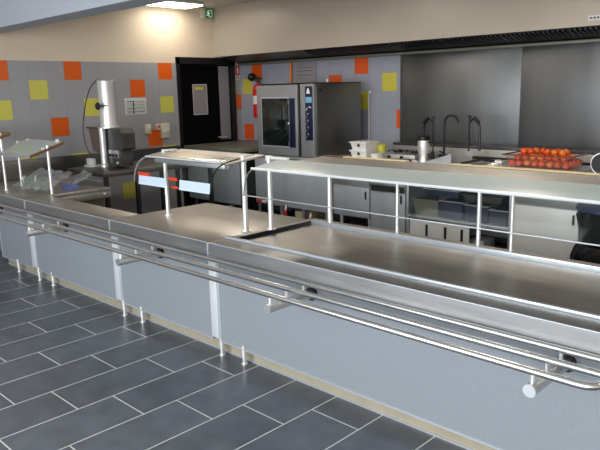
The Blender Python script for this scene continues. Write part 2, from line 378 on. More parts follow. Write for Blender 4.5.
# ------------------------------------------------------------------ servery counters
ZT = .72
def foot(bm, x, y):
    cyl(bm, (x, y, .045), (x, y, .12), .019, seg=14); cyl(bm, (x, y, .0), (x, y, .05), .013, seg=14); cyl(bm, (x, y, 0), (x, y, .008), .02, seg=14)
def counter(x0, x1, y1, label, feet, post=True, top=True):
    t = thing('servery_counter', ((x0+x1)/2, 2.7, 0), label, 'serving counter')
    bm = nb(); g = .002
    if top: box(bm, x0+g, x1-g, 2.2865, y1, ZT-.045, ZT, .003)
    if top: obj('worktop', bm, M['steel_top'], t)
    bm = nb(); prism(bm, [(2.286, ZT-.001), (2.2805, ZT-.006), (2.2805, ZT-.082), (2.318, ZT-.088), (2.318, ZT-.084), (2.286, ZT-.078)], 'X', x0+g, x1-g)
    obj('front_apron', bm, M['apron'], t)
    bm = nb(); tube(bm, [(x0+g, 2.284, ZT-.003), (x1-g, 2.284, ZT-.003)], .003, 8); obj('edge_bead', bm, M['trim_light'], t)
    if post:
        bm = nb(); box(bm, x0-.0035, x0+.0035, 2.2765, 2.281, ZT-.082, ZT-.002, .001); obj('joint_strip', bm, M['trim_light'], t)
    xa = x0+.035 if post else x0
    obj('front_panel', B(xa, x1-.035, 2.322, 2.345, .105, ZT-.06), M['panel'], t)
    bm = nb(); box(bm, xa, x1-.035, 2.318, 2.35, .094, .105); box(bm, xa, xa+.008, 2.316, 2.35, .1, ZT-.08); box(bm, x1-.043, x1-.035, 2.316, 2.35, .1, ZT-.08)
    obj('panel_edging', bm, M['trim_light'], t)
    obj('carcass', B(x0+.05, x1-.05, 2.47, y1-.03, .12, ZT-.047), M['cabinet_steel'], t)
    for x, y in feet:
        bm = nb(); foot(bm, x, y); obj('adjustable_foot', bm, M['steel_bright'], t)
    if post:
        bm = nb(); box(bm, x0-.034, x0+.034, 2.303, 2.35, .118, ZT-.09, .004); obj('corner_post', bm, M['post_white'], t)
    return t
counter(-4.118, -3.0, 3.15, 'plain stainless serving counter section under the small curved glass guard', [(-4.09, 2.33), (-3.86, 2.335), (-3.2, 2.9), (-4.0, 2.9)])
counter(-5.522, -4.122, 2.53, 'narrow stainless serving counter section with no glass guard over it', [(-5.49, 2.33), (-5.24, 2.335)])
c1 = counter(-6.25, -5.526, 2.55, 'far-left end section of the serving counter carrying the flat glass shelf', [(-5.92, 2.33)], post=False)
c4 = counter(-2.996, 1.2, 3.2, 'long stainless serving counter with a sunken display well and raised front lip', [(-3.005+.03, 2.335), (-2.768, 2.335), (.9, 3.0), (-1.0, 3.0)], top=False)
# worktop of the long counter with the sunken well
bm = nb(); X0, X1 = -2.955, 1.0
box(bm, -2.994, X0, 2.2865, 3.2, ZT-.045, ZT); box(bm, X0, 1.2, 2.2865, 2.43, ZT-.045, ZT); box(bm, X0, 1.2, 3.14, 3.2, ZT-.045, ZT); box(bm, X1, 1.2, 2.43, 3.14, ZT-.045, ZT)
obj('worktop', bm, M['steel_top'], c4)
bm = nb(); box(bm, X0, X1, 2.43, 3.14, ZT-.045, ZT-.028); obj('display_well', bm, M['steel_well'], c4)
bm = nb(); box(bm, -2.985, 1.0, 2.405, 2.43, ZT, ZT+.016, .005); obj('front_lip', bm, M['trim_light'], c4)
bm = nb(); box(bm, X0, X1, 3.134, 3.1405, ZT-.034, ZT+.003, .002); obj('rear_lip', bm, M['trim_light'], c4)
bm = nb(); box(bm, X0, X0+.005, 2.50, 3.125, ZT-.0278, ZT-.001); obj('well_side_shade', bm, M['black'], c4)  # black strip painting the shaded left wall of the well; no drain
# side counter running back from the far-left end
sd = thing('side_counter', (-6.2, 2.85, 0), 'stainless side counter running back from the left end, behind the clear wrapping', 'side counter')
obj('worktop', B(-6.95, -5.57, 2.556, 3.13, ZT-.03, ZT+.004, .003), M['steel_top'], sd)
obj('worktop', B(-6.95, -6.26, 2.285, 2.552, ZT-.03, ZT+.0, .003), M['steel_top'], sd)
obj('edge_fascia', B(-5.60, -5.57, 2.556, 3.13, ZT-.09, ZT-.031, .002), M['steel_top'], sd)
bm = nb(); cyl(bm, (-5.575, 3.06, ZT-.05), (-5.562, 3.06, ZT-.05), .009); obj('screw_cap', bm, M['white'], sd)
obj('side_panel', B(-6.9, -5.66, 2.6, 3.10, .12, ZT-.035), mat('bronze_grey_panel', srgb(120, 108, 88), .4, .5), sd)
for x in (-6.8, -5.75):
    for y in (2.7, 3.0):
        bm = nb(); foot(bm, x, y); obj('adjustable_foot', bm, M['steel_bright'], sd)

# ------------------------------------------------------------------ tray rail
RX1, ZR = -.665, .63
tr = thing('tray_rail', (-3.2, 2.1, ZR), 'three-tube stainless tray rail running along the front of the counters', 'tray rail')
ya, ymid, yb_, XE = 2.012, 2.135, 2.257, -6.3
bm = nb(); tube(bm, bend([(XE, ya, ZR), (RX1, ya, ZR), (RX1, yb_, ZR), (XE, yb_, ZR)], .07, 8), .0135, 12); obj('outer_tube', bm, M['rail'], tr)
bm = nb(); cyl(bm, (XE, ymid, ZR), (RX1, ymid, ZR), .0135, seg=12); obj('middle_tube', bm, M['rail'], tr)
for x in (-.882, -2.19, -3.549, -4.867, -6.15):
    bm = nb(); zb = .56
    cyl(bm, (x, 2.005, zb), (x, 2.320, zb), .0225, seg=20); br = obj('bracket', bm, M['steel'], tr)
    bm = nb(); cyl(bm, (x, 2.0, zb), (x, 2.006, zb), .0235, seg=20); obj('end_cap', bm, M['steel_satin'], br)
    bm = nb(); cyl(bm, (x, 2.308, zb), (x, 2.321, zb), .036, seg=20); obj('wall_flange', bm, M['black'], br)
    for y in (ya+.012, ymid, yb_):
        bm = nb(); cyl(bm, (x, y, zb+.018), (x, y, ZR-.01), .009, seg=12); obj('riser', bm, M['steel_bright'], br)

# ------------------------------------------------------------------ curved glass guards
def glass_profile(y0):
    # y0: height line where the glass starts behind the posts; (y, z) centre line from back to the bottom edge
    return [(y0, 1.183), (y0-.10, 1.170), (y0-.155, 1.158), (y0-.195, 1.140), (y0-.225, 1.112), (y0-.243, 1.075), (y0-.252, 1.035), (y0-.258, .995)]
def strip(bm, pr, x0, x1, th):
    off = []
    for i, (y, z) in enumerate(pr):
        a = pr[max(i-1, 0)]; b = pr[min(i+1, len(pr)-1)]; t = Vector((b[0]-a[0], b[1]-a[1])).normalized(); off.append((y-t.y*th, z+t.x*th))
    return prism(bm, pr+off[::-1], 'X', x0, x1)
def post(name, parent, x, y, z1, r=.0135, flange=True, z0=ZT):
    bm = nb(); cyl(bm, (x, y, z0), (x, y, z1), r, seg=16)
    if flange: cyl(bm, (x, y, z0), (x, y, z0+.006), r*1.9, seg=18)
    return obj(name, bm, M['steel_bright'], parent)
# small one
g = thing('glass_guard', (-3.48, 2.62, ZT), 'small curved glass guard with pale blue film strips on its lower edge', 'sneeze guard')
PX = (-3.905, -3.055)
obj('shelf', prism(nb(), [(2.50, 1.150), (2.50, 1.158), (2.80, 1.186), (2.80, 1.176)], 'X', -3.925, -3.035), M['steel_top'], g)
bm = nb(); box(bm, -3.86, -3.10, 2.52, 2.56, 1.118, 1.149, .004); obj('lamp_housing', bm, M['steel_satin'], g)
bm = nb(); strip(bm, glass_profile(2.645), -3.925, -3.075, .006); gp = obj('glass_pane', bm, M['glass'], g)
for x0, x1 in ((-3.080, -3.073), (-3.928, -3.924)):
    bm = nb(); strip(bm, glass_profile(2.645), x0, x1, .007); obj('pane_edge', bm, M['glass_edge'] if x0 > -3.5 else M['steel_satin'], gp)
bm = nb(); tube(bm, [(-3.90, 2.478, 1.1625), (-3.09, 2.478, 1.1625)], .005, 8); obj('bend_highlight', bm, M['post_white'], g)  # thin pale tube painting the highlight along the glass bend
for x in PX:
    post('post', g, x, 2.635, 1.188, .0145 if x < -3.5 else .0165)
    bm = nb(); box(bm, x-.016, x+.016, 2.622, 2.65, 1.15, 1.196, .004); box(bm, x+.004, x+.045 if x < -3.5 else x+.005, 2.63, 2.72, 1.185, 1.196, .003); obj('clamp', bm, M['white'], g)
for a, b, z0, z1 in ((-3.87, -3.55, .982, 1.042), (-3.40, -3.09, .982, 1.045)):
    bm = nb()
    pr = [(2.389, z0), (2.393, z0+.025), (2.396, z1)]
    prism(bm, pr+[(y-.0015, z) for y, z in pr[::-1]], 'X', a, b); obj('protective_film', bm, M['film'], g)
bm = nb(); box(bm, -3.87, -3.73, 2.3875, 2.396, 1.043, 1.066); obj('orange_tape', bm, M['redtape'], g)
bm = nb(); box(bm, -3.51, -3.42, 2.3875, 2.394, 1.035, 1.055); box(bm, -3.48, -3.41, 2.3865, 2.392, .985, 1.0); obj('orange_tape', bm, M['redtape'], g)
# large one
g = thing('glass_guard', (-1.0, 2.9, ZT), 'long curved glass guard with a wide steel shelf above the sunken display well', 'sneeze guard')
GX0, GX1 = -2.80, .9
obj('shelf', prism(nb(), [(2.60, 1.142), (2.60, 1.154), (3.125, 1.166), (3.125, 1.150)], 'X', GX0, GX1), M['steel_top'], g)
bm = nb(); strip(bm, [(2.70, 1.181), (2.615, 1.1715), (2.55, 1.162), (2.50, 1.153), (2.475, 1.146)], GX0, GX1, .006); gt = obj('glass_top', bm, M['glass_sheet'], g)
bm = nb(); strip(bm, [(2.475, 1.146), (2.445, 1.125), (2.425, 1.095), (2.412, 1.055), (2.405, 1.005)], GX0, GX1, .006); gp = obj('glass_pane', bm, M['glass'], g)
bm = nb(); tube(bm, [(GX0, 2.474, 1.149), (GX1, 2.474, 1.149)], .0065, 8); obj('bend_highlight', bm, M['post_white'], g)  # white tube stands in for the bright highlight on the bend
bm = nb(); tube(bm, [(GX0, 2.402, 1.003), (GX1, 2.402, 1.003)], .0035, 8); obj('bottom_bead', bm, M['steel_satin'], gp)
bm = nb(); strip(bm, [(2.475, 1.146), (2.445, 1.125), (2.425, 1.095), (2.412, 1.055), (2.405, 1.005)], GX0-.002, GX0+.002, .007); obj('pane_edge', bm, M['steel_satin'], gp)
for x in (-2.965, .95):
    post('post', g, x, 2.77, 1.18, .0165)
    s = 1 if x < 0 else -1
    bm = nb(); box(bm, x-.02, x+.02, 2.755, 2.785, 1.155, 1.19, .004); box(bm, x, x+s*.17, 2.765, 2.785, 1.168, 1.184, .004); obj('clamp', bm, M['white'], g)
for x, r in ((-2.80, .017), (-2.27, .0105), (-1.727, .012), (-1.535, .0095), (-.6, .011), (.3, .011)):
    post('rear_post', g, x, 3.165 if r < .017 else 3.15, 1.16, r, False)
bm = nb(); box(bm, -2.86, .9, 3.12, 3.18, 1.148, 1.158); obj('rear_rail', bm, M['steel'], g)
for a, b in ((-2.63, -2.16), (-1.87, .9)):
    obj('reflection_strip', B(a, b, 3.085, 3.128, 1.1665, 1.173, .002), M['cream'], g, label='cream strip painting a warm reflection on the shelf edge')  # painted warm reflections of the steel back lip; no plastic trim there
obj('reflection_strip', B(-3.05+.27, -2.64, 3.085, 3.128, 1.1665, 1.173, .002), M['brownedge'], g, label='brown strip painting a dull reflection on the shelf edge')  # brown stretch of the same painted reflection
# flat tilted glass shelf at the far left
g = thing('glass_guard', (-5.97, 2.58, ZT), 'flat tilted glass shelf on thin posts at the far-left end of the counter', 'sneeze guard')
pr = [(2.395, 1.062), (2.395, 1.082), (2.73, 1.186), (2.73, 1.160)]
bm = nb(); top_ = [(-6.25, 2.40, 1.082), (-5.615, 2.40, 1.082), (-5.615, 2.72, 1.182), (-6.39, 2.72, 1.182)]
A_ = [bm.verts.new(p) for p in top_]; B_ = [bm.verts.new((p[0], p[1], p[2]-.012)) for p in top_]; bm.faces.new(A_); bm.faces.new(B_[::-1])
for q in range(4): bm.faces.new((A_[q], A_[(q+1) % 4], B_[(q+1) % 4], B_[q]))
sh = obj('glass_shelf', bm, M['glass_sheet'], g)
bm = nb(); prism(bm, [(2.40, 1.056), (2.40, 1.083), (2.72, 1.183), (2.72, 1.158)], 'X', -5.615, -5.60); obj('end_trim', bm, M['brownedge'], sh)
bm = nb(); box(bm, -6.25, -5.60, 2.392, 2.40, 1.056, 1.084); obj('front_trim', bm, M['steel_satin'], sh)
post('post', g, -5.615, 2.573, 1.16, .0135, False); post('post', g, -6.41, 2.641, 1.15, .0125)
for x, y, z in ((-5.64, 2.545, 1.128), (-6.40, 2.64, 1.152), (-6.3, 2.70, 1.172), (-5.7, 2.71, 1.186)):
    bm = nb(); box(bm, x-.013, x+.013, y-.014, y+.014, z-.014, z+.014, .004); obj('clamp', bm, M['white'], g)
g = thing('glass_guard', (-6.26, 2.43, ZT), 'tall thin post at the photo\'s left edge holding the end of another tilted shelf', 'sneeze guard')
post('post', g, -6.27, 2.433, 1.262, .0125, z0=ZT)
bm = nb(); prism(bm, [(2.40, 1.205), (2.40, 1.232), (2.50, 1.262), (2.50, 1.232)], 'X', -6.93, -6.2); obj('glass_shelf', bm, M['brownedge'], g)

# clear wrapping on the left counter
def wrap(name, c, sx, sy, ang, tilt, seed):
    rnd = random.Random(seed); bm = nb(); n, k = 12, 9; V = []
    for i in range(n+1):
        row = []
        for j in range(k+1):
            u = (i/n-.5)*sx; v = (j/k-.5)*sy
            z = .012+.028*abs(math.sin(u*21+seed)*math.cos(v*25+seed*2))+rnd.uniform(0, .014)+max(0, (v+sy/2))*tilt
            x = c[0]+u*math.cos(ang)-v*math.sin(ang); y = c[1]+u*math.sin(ang)+v*math.cos(ang)
            row.append(bm.verts.new((x, y, c[2]+z)))
        V.append(row)
    for i in range(n):
        for j in range(k): bm.faces.new((V[i][j], V[i+1][j], V[i+1][j+1], V[i][j+1]))
    bmesh.ops.solidify(bm, geom=bm.faces[:], thickness=.003)
    return obj(name, bm, M['plastic_clear'], smooth=True)
w = wrap('plastic_wrap', (-6.0, 2.66, ZT), .62, .30, .1, .45, 3); tag(w, 'large crumpled sheet of clear plastic lying under the flat glass shelf', 'plastic wrap')
w = wrap('plastic_wrap', (-5.90, 2.95, ZT+.004), .42, .24, -.3, .4, 8); tag(w, 'smaller clear plastic wrap bunched at the back, beside the blue-printed packet', 'plastic wrap')
pk = obj('packet', prism(nb(), [(-5.86, .724), (-5.68, .724), (-5.66, .75), (-5.70, .775), (-5.84, .77)], 'Y', 2.78, 2.86), M['bluebit'])
tag(pk, 'small blue-printed packet among the clear wrapping on the left counter', 'packet')
for i, (x, y) in enumerate(((-6.75, 2.8), (-6.68, 2.9))):
    bm = nb(); cyl(bm, (x, y, ZT+.004), (x, y, ZT+.06), .009); cyl(bm, (x, y, ZT+.055), (x+.05, y, ZT+.06), .008)
    tag(obj('tap_fitting', bm, M['steel_bright']), ('front' if i == 0 else 'rear')+' of two small steel fittings standing at the left edge of the side counter', 'fitting')

# ------------------------------------------------------------------ machine table and machine by the left wall
tb = thing('work_table', (-6.15, 3.85, 0), 'dark-topped steel table with black legs carrying the tall machine', 'table')
obj('table_top', B(-6.50, -5.75, 3.17, 4.55, .795, .842, .004), M['steel_dark'], tb)
bm = nb(); box(bm, -6.45, -5.85, 3.19, 3.21, .745, .758); obj('front_rail', bm, M['trim_light'], tb)
for x in (-6.42, -5.79):
    for y in (3.21, 3.56, 3.86, 4.5):
        if y in (3.56, 3.86) and x < -6: continue
        obj('leg', B(x-.02, x+.02, y-.02, y+.02, 0, .796, .004), M['black'], tb)
mc = thing('food_processor', (-6.2, 3.5, .842), 'tall steel food processing machine with an upright cylinder on the dark table', 'food machine')
bm = nb(); lathe(bm, (-6.155, 3.5, 0), [(.092, 1.262), (.092, 1.27), (.088, 1.275), (.088, 1.72), (.091, 1.728), (.08, 1.735), (0, 1.735)], 32); obj('feed_cylinder', bm, M['steel_bright'], mc)
bm = nb(); lathe(bm, (-6.20, 3.44, 0), [(.0, .845), (.045, .845), (.045, .87), (.034, .88), (.034, 1.25)], 24); obj('column', bm, M['steel_bright'], mc)
bm = nb(); lathe(bm, (-6.16, 3.5, 0), [(0, 1.25), (.115, 1.25), (.115, 1.262), (0, 1.262)], 28); obj('collar', bm, M['steel_satin'], mc)
bm = nb(); prism(bm, [(-6.16, 1.03), (-5.89, 1.03), (-5.87, 1.05), (-5.87, 1.20), (-5.93, 1.25), (-6.16, 1.25)], 'Y', 3.47, 3.62); obj('hopper', bm, M['steel_dark'], mc)
bm = nb(); prism(bm, [(-6.50, 1.0), (-6.22, .95), (-6.22, 1.235), (-6.56, 1.235)], 'Y', 3.48, 3.62); obj('chute', bm, mat('worn_steel_chute', srgb(140, 118, 112), .35, .6), mc)
obj('chute_cap', B(-6.58, -6.22, 3.46, 3.64, 1.236, 1.252, .003), M['steel_dark'], mc)
bm = nb(); box(bm, -6.16, -5.93, 3.46, 3.62, .86, 1.03, .008); mb = obj('motor_base', bm, M['steel_dark'], mc)
obj('control_plate', B(-6.12, -5.94, 3.452, 3.461, .95, 1.03, .002), M['steel_satin'], mb)
for x in (-6.09, -6.03, -5.97):
    bm = nb(); cyl(bm, (x, 3.452, .975), (x, 3.44, .975), .016, seg=12); obj('button', bm, M['black'], mb)
bm = nb(); cyl(bm, (-5.97, 3.462, .90), (-5.97, 3.45, .90), .012, seg=12); obj('indicator', bm, M['white'], mb)
for x in (-6.12, -5.96):
    bm = nb(); cyl(bm, (x, 3.55, .842), (x, 3.55, .865), .02, seg=12); obj('foot', bm, M['black'], mc)
bm = nb(); box(bm, -6.44, -6.34, 3.36, 3.42, .86, .93, .006); box(bm, -6.46, -6.32, 3.34, 3.5, .842, .86, .003); obj('latch_block', bm, M['white'], mc)
bm = nb(); lathe(bm, (-6.10, 3.36, 1.475), [(0, -.02), (.03, -.016), (.04, 0), (.03, .016), (0, .02)], 18, 'Y'); cyl(bm, (-6.10, 3.375, 1.475), (-6.12, 3.42, 1.475), .009); cyl(bm, (-6.10, 3.40, 1.477), (-5.99, 3.40, 1.477), .005); obj('knob', bm, M['black'], mc)
bm = nb(); pts = [(-6.24, 3.5, 1.725), (-6.33, 3.5, 1.735), (-6.48, 3.5, 1.66), (-6.62, 3.5, 1.48), (-6.71, 3.5, 1.25), (-6.70, 3.5, 1.08), (-6.63, 3.5, .98), (-6.40, 3.45, .925)]
sm = []
for a, b, c, d in zip([pts[0]]+pts, pts, pts[1:], pts[2:]+[pts[-1]]):
    for k in range(5):
        t = k/5; A, B_, C_, D_ = map(Vector, (a, b, c, d))
        sm.append(.5*((2*B_)+(-A+C_)*t+(2*A-5*B_+4*C_-D_)*t*t+(-A+3*B_-3*C_+D_)*t**3))
tube(bm, sm, .006, 8); obj('cable', bm, M['steel_dark'], mc)

# ------------------------------------------------------------------ things on the left wall
def wall_plate(name, y0, y1, z0, z1, material, label, cat, th=.012, lines=None):
    o = thing(name, (XL, (y0+y1)/2, (z0+z1)/2), label, cat)
    obj('plate', B(XL+.001, XL+th, y0, y1, z0, z1, .001), material, o)
    return o
nt_ = wall_plate('wall_notice', 4.206, 4.509, 1.344, 1.54, M['paper'], 'white printed chart with green lines pinned to the tiled wall', 'notice', .004)
bm = nb()
for i in range(7): box(bm, XL+.0041, XL+.0046, 4.23, 4.31, 1.36+i*.024, 1.364+i*.024); box(bm, XL+.0041, XL+.0046, 4.35, 4.48, 1.36+i*.024, 1.364+i*.024) if i % 2 else None
obj('print_lines', bm, M['ink'], nt_)
bm = nb()
for i in range(4): box(bm, XL+.0041, XL+.0046, 4.24, 4.48, 1.372+i*.042, 1.378+i*.042)
obj('print_lines', bm, M['inkgreen'], nt_)
bm = nb(); box(bm, XL+.0041, XL+.005, 4.318, 4.335, 1.35, 1.51); obj('print_bar', bm, M['ink'], nt_)
for y0, y1, z0, z1, l in ((4.456, 4.525, 1.105, 1.22, 'small cream switch box left of the orange tile by the door'), (4.615, 4.665, 1.145, 1.215, 'tiny cream switch just above the orange tile by the door'), (4.68, 4.80, 1.04, 1.22, 'larger beige socket box right of the orange tile by the door')):
    w = wall_plate('wall_switch', y0, y1, z0, z1, M['offwhite'], l, 'switch', .045)
    obj('rocker', B(XL+.045, XL+.05, y0+.012, y1-.012, (z0+z1)/2-.015, (z0+z1)/2+.022, .002), M['redtape'] if z1-z0 < .1 else M['white'], w)
dn = thing('door_notice', (XL-.048, 5.35, 1.5), 'grey notice with a yellow heading taped to the black door', 'notice')
obj('sheet', B(XL-.049, XL-.045, 5.255, 5.49, 1.30, 1.695), M['paper_grey'], dn)
bm = nb(); box(bm, XL-.045, XL-.0445, 5.29, 5.43, 1.625, 1.66); obj('heading', bm, M['yellow'], dn)
bm = nb(); 
for a in ((5.255, 5.263, 1.30, 1.695), (5.482, 5.49, 1.30, 1.695), (5.255, 5.49, 1.30, 1.31), (5.255, 5.49, 1.685, 1.695)): box(bm, XL-.045, XL-.0443, *a)
obj('border', bm, M['paper'], dn)
fs = thing('fire_sign', (XL, 6.0, 1.8), 'small red fire extinguisher sign high on the wall right of the door', 'sign')
obj('plate', B(XL+.001, XL+.004, 5.955, 6.035, 1.75, 1.945), M['paper'], fs)
obj('red_field', B(XL+.004, XL+.005, 5.958, 6.032, 1.81, 1.94), M['red'], fs)
bm = nb(); box(bm, XL+.005, XL+.0058, 5.985, 6.01, 1.835, 1.90, .0002); box(bm, XL+.005, XL+.0058, 5.99, 6.003, 1.90, 1.92); box(bm, XL+.005, XL+.0058, 5.975, 6.0, 1.912, 1.92); obj('extinguisher_symbol', bm, M['white'], fs)
bm = nb(); box(bm, XL+.004, XL+.0048, 5.965, 6.025, 1.785, 1.795); box(bm, XL+.004, XL+.0048, 5.97, 6.02, 1.765, 1.773); obj('lettering', bm, M['ink'], fs)
sw = obj('wall_switch', B(XL+.001, XL+.02, 5.985, 6.015, .86, .9, .003), M['offwhite']); tag(sw, 'small pale switch low beside the door, at the room corner', 'switch')
ex = thing('exit_sign', (XL, 5.5, 2.6), 'green emergency exit sign with a running figure under the ceiling', 'sign')
obj('housing', B(XL+.001, XL+.05, 5.405, 5.575, 2.525, 2.65, .004), M['offwhite'], ex)
obj('green_face', B(XL+.05, XL+.053, 5.45, 5.572, 2.53, 2.645), mat('lit_green_sign', srgb(10, 95, 50), .4, emit=.35), ex)
bm = nb(); q = XL+.0532
box(bm, q, q+.001, 5.515, 5.56, 2.545, 2.55); box(bm, q, q+.001, 5.555, 5.56, 2.545, 2.63); box(bm, q, q+.001, 5.515, 5.56, 2.625, 2.63)     # doorway
cyl(bm, (q, 5.497, 2.622), (q+.001, 5.497, 2.622), .009, seg=12)
prism(bm, [(5.485, 2.608), (5.50, 2.611), (5.515, 2.598), (5.53, 2.602), (5.53, 2.595), (5.513, 2.588), (5.506, 2.594), (5.503, 2.577), (5.518, 2.566), (5.512, 2.545), (5.504, 2.545), (5.507, 2.562), (5.492, 2.57), (5.482, 2.56), (5.465, 2.562), (5.465, 2.569), (5.48, 2.569), (5.49, 2.58), (5.492, 2.60), (5.482, 2.598), (5.474, 2.588), (5.469, 2.592)], 'X', q, q+.001)
obj('running_figure', bm, mat('lit_white_symbol', srgb(215, 235, 220), .4, emit=.6), ex)

# ------------------------------------------------------------------ ceiling lights
for x, y0, y1, l in ((-6.72, 4.52, 5.12, 'lit fluorescent ceiling light at the top of the picture beside the exit sign'), (-4.5, 3.28, 4.5, 'fluorescent ceiling light above the oven'), (-2.1, 3.28, 4.5, 'unseen fluorescent ceiling light added above the cooking line'), (.3, 3.28, 4.5, 'unseen fluorescent ceiling light added at the right end of the kitchen')):  # last two fixtures are unseen, added to carry the extra kitchen lamps
    t = thing('ceiling_light', (x, (y0+y1)/2, ZC), l, 'ceiling light')
    obj('housing', B(x-.19, x+.19, y0, y1, ZC-.035, ZC-.001, .003), M['white'], t)
    obj('diffuser', B(x-.175, x+.175, y0+.015, y1-.015, ZC-.05, ZC-.035, .004), M['lamp'], t)

# ------------------------------------------------------------------ back of the kitchen
# cabinet in the far corner
cb = thing('corner_cabinet', (-6.35, 5.4, 0), 'grey steel cabinet with a dark top in the far corner, left of the oven', 'cabinet')
obj('cabinet_top', B(-6.93, -5.78, 4.98, 6.03, .885, .925, .004), M['olive'], cb)
obj('body', B(-6.91, -5.86, 5.02, 6.0, .24, .884, .01), M['cabinet_steel'], cb)
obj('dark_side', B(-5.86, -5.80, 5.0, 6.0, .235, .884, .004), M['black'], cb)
obj('door', B(-6.90, -6.40, 5.005, 5.02, .26, .85, .003), M['cabinet_steel'], cb); obj('door', B(-6.39, -5.88, 5.005, 5.02, .26, .85, .003), M['cabinet_steel'], cb)
for x in (-6.85, -5.9):
    for y in (5.08, 5.9):
        bm = nb(); cyl(bm, (x, y, 0), (x, y, .242), .022); obj('leg', bm, M['steel_dark'], cb)
# oven on its stand
st = thing('oven_stand', (-5.1, 5.5, 0), 'grey steel stand with a deep front panel on open legs under the combi oven', 'oven stand')
obj('front_panel', B(-5.66, -4.52, 5.06, 5.09, .30, .83, .004), M['cabinet_steel'], st)
obj('stand_top', B(-5.66, -4.52, 5.06, 5.98, .83, .873, .003), M['steel'], st)
obj('lower_shelf', B(-5.64, -4.54, 5.12, 5.95, .10, .12, .003), M['steel_dark'], st)
for x in (-5.62, -5.25, -4.9, -4.56):
    obj('leg', B(x-.018, x+.018, 5.07, 5.106, 0, .83, .003), M['steel_satin'], st)
for x in (-5.62, -4.56): obj('leg', B(x-.018, x+.018, 5.93, 5.966, 0, .83, .003), M['steel_satin'], st)
for x, z, l in ((-5.62+.08, .335, 'red-handled valve lever at the left end of the oven stand'), (-5.14, .24, 'red-handled valve lever under the oven stand, left of the pale box'), (-4.76, .19, 'red-handled valve lever under the oven stand, right of the pale box')):
    v = thing('valve', (x, 5.04, z), l, 'valve'); bm = nb()
    if z > .3:
        cyl(bm, (x-.05, 5.02, z), (x+.03, 5.02, z), .016, seg=12); obj('handle', bm, M['red'], v)
        bm = nb(); cyl(bm, (x+.03, 5.02, z), (x+.075, 5.02, z-.004), .011, seg=12); cyl(bm, (x+.05, 5.02, z), (x+.05, 5.07, z), .01, seg=10); obj('valve_body', bm, M['white'], v)
    else:
        cyl(bm, (x, 5.03, z-.05), (x, 5.03, z+.03), .018, seg=12); obj('handle', bm, M['red'], v)
        bm = nb(); cyl(bm, (x, 5.03, z+.03), (x+.01, 5.03, z+.06), .013, seg=12); cyl(bm, (x, 5.04, z+.05), (x, 5.04, z+.09), .008, seg=10); obj('valve_body', bm, M['white'], v)
tag(obj('storage_box', B(-5.10, -4.93, 5.14, 5.4, .121, .25, .006), M['cream']), 'small pale box on the shelf under the oven stand', 'box')
tag(obj('storage_box', B(-4.90, -4.66, 5.3, 5.6, .121, .24, .006), M['olive']), 'wide grey box on the shelf under the oven stand', 'box')

ov = thing('combi_oven', (-5.15, 5.5, .852), 'stainless combi oven with a dark glass door and navy control panel', 'oven')
OX0, OX1, OY0, OZ0, OZ1 = -5.565, -4.70, 5.10, .875, 1.655
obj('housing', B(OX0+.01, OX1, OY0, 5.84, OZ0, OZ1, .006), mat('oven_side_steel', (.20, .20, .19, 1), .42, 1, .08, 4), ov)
dr = obj('door', B(OX0-.015, -4.94, OY0-.05, OY0-.002, OZ0+.005, OZ1-.008, .008), M['oven_door'], ov)
bm = nb(); prism(bm, [(OX0+.075-.012, .985-.012), (-5.072+.006, .985-.012), (-5.072+.006, 1.518), (OX0+.075-.012, 1.518)], 'Y', OY0-.054, OY0-.049); obj('window_frame', bm, M['trim_light'], dr)
bm = nb(); box(bm, OX0+.075, -5.072, OY0-.058, OY0-.052, .985, 1.505, .002); obj('window_glass', bm, M['ovenglass'], dr)
bm = nb(); box(bm, -5.062, -4.97, OY0-.06, OY0-.05, .975, 1.505, .002); obj('handle_panel', bm, M['navy'], dr)
bm = nb(); tube(bm, bend([(-5.012, OY0-.06, 1.03), (-5.012, OY0-.10, 1.05), (-5.012, OY0-.10, 1.45), (-5.012, OY0-.06, 1.47)], .02, 4), .011, 10); obj('handle', bm, M['navy'], dr)
bm = nb(); cyl(bm, (-5.012, OY0-.115, 1.24), (-5.012, OY0-.10, 1.24), .010, seg=12); obj('handle_cap', bm, M['white'], dr)
obj('door_gap', B(-4.94, -4.90, OY0-.03, OY0-.001, OZ0+.005, OZ1-.005, .004), M['black'], ov)
cp = obj('control_column', B(-4.897, -4.703, OY0-.045, OY0-.001, OZ0+.005, OZ1-.005, .006), M['oven_door'], ov)
obj('control_panel', B(-4.82, -4.715, OY0-.05, OY0-.044, 1.06, 1.625, .002), M['navy'], cp)
obj('display', B(-4.812, -4.722, OY0-.0525, OY0-.05, 1.455, 1.515, .001), M['cyan'], cp)
bm = nb(); prism(bm, [(-4.80, 1.55), (-4.745, 1.55), (-4.755, 1.575), (-4.765, 1.605), (-4.78, 1.605), (-4.79, 1.575)], 'Y', OY0-.0525, OY0-.05); obj('maker_emblem', bm, M['white'], cp)
for z in (1.33, 1.26, 1.19, 1.12):
    bm = nb(); cyl(bm, (-4.772, OY0-.052, z), (-4.772, OY0-.062, z), .022, seg=20); obj('dial', bm, M['greyblue'], cp)
    bm = nb(); box(bm, -4.776, -4.768, OY0-.0635, OY0-.062, z, z+.02); box(bm, -4.81, -4.80, OY0-.052, OY0-.05, z-.03, z-.022); obj('marking', bm, M['trim_light'], cp)
bm = nb(); box(bm, -4.80, -4.788, OY0-.053, OY0-.05, 1.39, 1.402); box(bm, -4.765, -4.753, OY0-.053, OY0-.05, 1.405, 1.417); box(bm, -4.81, -4.8, OY0-.053, OY0-.05, 1.375, 1.385); box(bm, -4.742, -4.732, OY0-.053, OY0-.05, 1.4, 1.41); obj('key', bm, M['white'], cp)
obj('top_trim', B(OX0, OX1+.004, OY0-.03, 5.845, OZ1, OZ1+.008, .003), M['black'], ov)
bm = nb(); cyl(bm, (-4.62, 5.3, 1.57), (OX1-.001, 5.3, 1.57), .014); bm.free()
